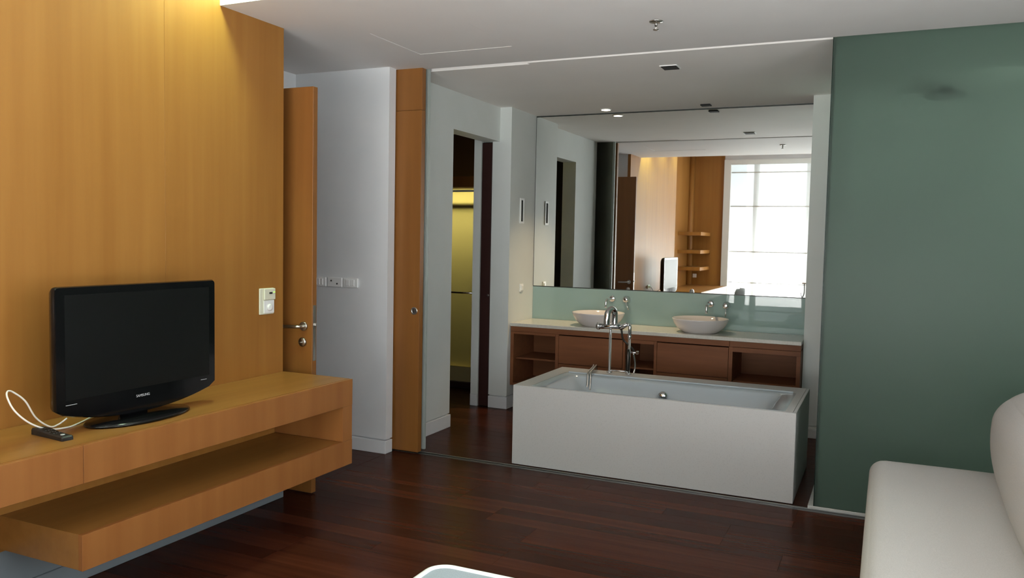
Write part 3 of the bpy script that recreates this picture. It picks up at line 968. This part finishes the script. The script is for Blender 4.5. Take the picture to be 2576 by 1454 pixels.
# ------------------------------------------------------------------ ceiling fittings
sprk = thing('sprinkler', 'small metal fire sprinkler hanging from the bedroom ceiling', 'sprinkler', (1.957, 4.22, H))
obj('escutcheon', revolve(B(), (1.957, 4.22, H - .0005), (0, 0, -1), [(0.036, 0), (0.034, .005), (0.012, .008)], 24), steel, sprk)
bm = B()
rod(bm, (1.957, 4.22, H - .007), (1.957, 4.22, H - .022), 0.007)
for s in (-1, 1):
    rod(bm, (1.957 + s * .006, 4.22, H - .02), (1.957 + s * .003, 4.22, H - .042), 0.0022, n=8)
rod(bm, (1.957, 4.22, H - .022), (1.957, 4.22, H - .042), 0.003, n=8)
obj('sprinkler_body', bm, steel, sprk)
obj('deflector', revolve(B(), (1.957, 4.22, H - .042), (0, 0, -1), [(0.015, 0), (0.015, .003), (0.008, .005)], 16), steel, sprk)

dl = thing('downlight', 'lit round downlight over the left end of the washstand', 'ceiling light', (0.82, 6.865, HB), 'ceiling fittings of the bathroom')
obj('trim_ring', revolve(B(), (0.82, 6.865, HB - .0005), (0, 0, -1), [(0.048, 0), (0.048, .004), (0.040, .006)], 28), white_plastic, dl)
obj('lamp', revolve(B(), (0.82, 6.865, HB - .0066), (0, 0, -1), [(0.038, 0), (0.038, .001), (0.03, .0012)], 24), lamp_glow, dl)
dl2 = thing('downlight', 'small unlit black downlight close to the mirror top', 'ceiling light', (1.683, 6.87, HB), 'ceiling fittings of the bathroom')
obj('trim_ring', boxes((1.645, 1.721, 6.837, 6.903, HB - .003, HB - .0005)), dark_grey, dl2)
obj('lamp', boxes((1.643, 1.723, 6.835, 6.905, HB - .012, HB - .003)), hole, dl2)
dl3 = thing('downlight', 'unlit square black downlight over the bathtub', 'ceiling light', (1.757, 5.34, HB), 'ceiling fittings of the bathroom')
obj('trim_ring', boxes((1.700, 1.814, 5.28, 5.40, HB - .006, HB - .0005)), white_plastic, dl3)
obj('lamp', boxes((1.708, 1.806, 5.288, 5.392, HB - .010, HB - .006)), hole, dl3)
for x, y, lab in ((0.17, 3.0, 'recessed ceiling lamp washing the oak wall near the soffit'), (0.22, 2.05, 'recessed ceiling lamp above the television'),
                  (0.22, 1.2, 'recessed ceiling lamp above the desk niche')):
    t = thing('wall_washer', lab, 'ceiling light', (x, y, 3.1), 'lamps over the oak wall')
    obj('trim_ring', revolve(B(), (x, y, 3.0995), (0, 0, -1), [(0.05, 0), (0.05, .006), (0.04, .008)], 24), white_plastic, t)
    obj('lamp', revolve(B(), (x, y, 3.091), (0, 0, -1), [(0.036, 0), (0.036, .002), (0.03, .003)], 20), lamp_glow, t)

# ------------------------------------------------------------------ sofa at right
sf = thing('sofa', 'off-white fabric sofa along the right side before the frosted glass', 'sofa', (3.5, 3.2, 0))


def seat_warp(p):
    return p


obj('seat', cushion(B(), 3.062, 3.95, 1.95, 4.56, 0.12, 0.424, 0.070, (0.004, 0.0, 0.014), 26), sofa_m, sf)
pth = []
obj('piping', tube(B(), [(3.072, 4.42, 0.150), (3.066, 4.44, 0.14), (3.066, 3.2, 0.14), (3.066, 2.05, 0.14)], 0.006, 8), sofa_m, sf)


def back_warp(p):
    lean = 0.7 * (p.z - 0.64) ** 2
    return Vector((p.x + lean, p.y, p.z))


obj('backrest', cushion(B(), 3.578, 3.95, 1.97, 4.52, 0.24, 0.850, 0.15, (0.035, 0.03, 0.03), 26, back_warp), sofa_m, sf)
for x, y in ((3.14, 2.05), (3.14, 4.44), (3.86, 2.05), (3.86, 4.44)):
    obj('foot', boxes((x - .03, x + .03, y - .03, y + .03, 0.0005, 0.135), bev=.004), steel, sf)

# ------------------------------------------------------------------ low bed whose corner shows at the bottom
bd = thing('bed', 'low bed with blue-grey mattress edged in white, its corner showing in the foreground', 'bed', (2.3, 1.4, 0))
BX0, BX1, BY0, BY1, BZ = 1.752, 2.90, 0.40, 2.367, 0.40
bm = B()
loft(bm, [rrect(BX0 + .012, BX1 - .012, BY0 + .012, BY1 - .012, .06, 0.205), rrect(BX0, BX1, BY0, BY1, .07, 0.215), rrect(BX0, BX1, BY0, BY1, .07, BZ - .012),
          rrect(BX0 + .004, BX1 - .004, BY0 + .004, BY1 - .004, .07, BZ - .003), rrect(BX0 + .016, BX1 - .016, BY0 + .016, BY1 - .016, .06, BZ - .001),
          rrect(BX0 + .06, BX1 - .06, BY0 + .06, BY1 - .06, .05, BZ + .001)])
mt = obj('mattress', bm, mattress_m, bd)
ring = rrect(BX0 + .008, BX1 - .008, BY0 + .008, BY1 - .008, .065, BZ - .003, 8)
bm = B()
tube(bm, ring + [ring[0]], 0.0105, 8, 1)
obj('piping', bm, piping_m, mt, 'white edge piping')
obj('bed_base', boxes((BX0 + .03, BX1 - .03, BY0 + .03, BY1 - .03, 0.06, 0.2045), bev=.01), white_paint, bd)
for x in (BX0 + .10, BX1 - .10):
    for y in (BY0 + .10, BY1 - .10):
        obj('leg', boxes((x - .025, x + .025, y - .025, y + .025, 0.0005, 0.06)), steel, bd)

# ------------------------------------------------------------------ desk niche seen in the mirror
dk = thing('desk', 'oak desk in the niche, seen in the mirror beside the window', 'desk', (0.1, 0, 0))
obj('desktop', boxes((-0.285, 0.452, YB + .015, 1.095, 0.690, 0.7245), bev=.001), veneer_top, dk)
obj('front_rail', boxes((0.425, 0.45, YB + .06, 1.095, 0.58, 0.6895)), veneer_top, dk)
obj('side_panel', boxes((-0.28, 0.42, YB + .06, YB + .085, 0.0005, 0.6895)), veneer, dk)
obj('side_panel', boxes((0.002, 0.42, 1.065, 1.09, 0.0005, 0.6895)), veneer, dk)
for z, lab in ((1.665, 'oak wall shelf above the desk, topmost of three'), (1.345, 'oak wall shelf above the desk, middle of three'),
               (1.045, 'oak wall shelf above the desk, lowest of three')):
    t = tag(obj('wall_shelf', boxes((-0.287, 0.115, YB + .014, -0.35, z - .03, z + .03), bev=.001), veneer), lab, 'shelf', 'shelves in the desk niche')
t = thing('desk_socket', 'white socket above the desk under the lowest shelf', 'socket', (0.0, YB + .012, 0.85))
obj('socket_plate', boxes((-0.185, -0.115, YB + .0125, YB + .02, 0.86, 0.93), bev=.002), white_plastic, t)
obj('rocker', boxes((-0.165, -0.135, YB + .02, YB + .024, 0.875, 0.915), bev=.001), white_plastic, t)

oc = thing('office_chair', 'grey office chair with curved back at the desk by the window', 'chair', (0.72, 0.05, 0))
obj('seat', cushion(B(), 0.48, 0.94, -0.20, 0.28, 0.42, 0.49, 0.03, (0, 0, 0.01), 8), grey_fabric, oc)
bm = B()
rows = []
for th, grow in ((0.0, 0), (0.022, 1)):
    pass
inner, outer = [], []
for j in range(5):
    z = 0.50 + j * 0.065
    hw = 0.95 if j < 4 else 0.82
    ri = [(0.70 + 0.235 * math.cos(a), 0.04 + 0.235 * math.sin(a), z) for a in [(-hw + 2 * hw * i / 14) * 1.1 for i in range(15)]]
    ro = [(0.70 + 0.262 * math.cos(a), 0.04 + 0.262 * math.sin(a), z) for a in [(hw - 2 * hw * i / 14) * 1.1 for i in range(15)]]
    rows.append(ri + ro)
loft(bm, rows)
obj('backrest', bm, grey_fabric, oc)
obj('gas_column', rod(B(), (0.71, 0.04, 0.10), (0.71, 0.04, 0.42), 0.025), black_matt, oc)
for k in range(5):
    a = 2 * PI * k / 5 + .3
    ex, ey = 0.71 + .27 * math.cos(a), 0.04 + .27 * math.sin(a)
    lg = obj('base_arm', rod(B(), (0.71, 0.04, 0.11), (ex, ey, 0.075), 0.022, 0.014, 10), black_matt, oc)
    obj('castor', rod(B(), (ex - .012 * math.sin(a), ey + .012 * math.cos(a), 0.0305), (ex + .012 * math.sin(a), ey - .012 * math.cos(a), 0.0305), 0.03, n=16), black_matt, lg)

vl = thing('valet_stand', 'slim dark metal stand, a corner of it seen at the mirror edge', 'stand', (2.02, 0.10, 0))
obj('top_bar', rod(B(), (1.86, 0.10, 0.885), (2.16, 0.10, 0.885), 0.011), steel, vl)
obj('knob', revolve(B(), (1.99, 0.10, 0.895), (0, 0, 1), [(0.012, 0), (0.02, .012), (0.02, .03), (0.01, .04)], 16), metal_dark, vl)
for x in (1.90, 1.985):
    obj('hook', tube(B(), [(x, 0.10, 0.88), (x + .004, 0.10, 0.78), (x - .004, 0.10, 0.70), (x - .03, 0.10, 0.655), (x - .045, 0.10, 0.70), (x - .05, 0.10, 0.735)], 0.009, 10), metal_dark, vl)
obj('post', rod(B(), (2.10, 0.10, 0.02), (2.10, 0.10, 0.885), 0.012), metal_dark, vl)
obj('foot_plate', revolve(B(), (2.10, 0.10, 0.0005), (0, 0, 1), [(0.14, 0), (0.14, .015), (0.03, .022)], 28), metal_dark, vl)
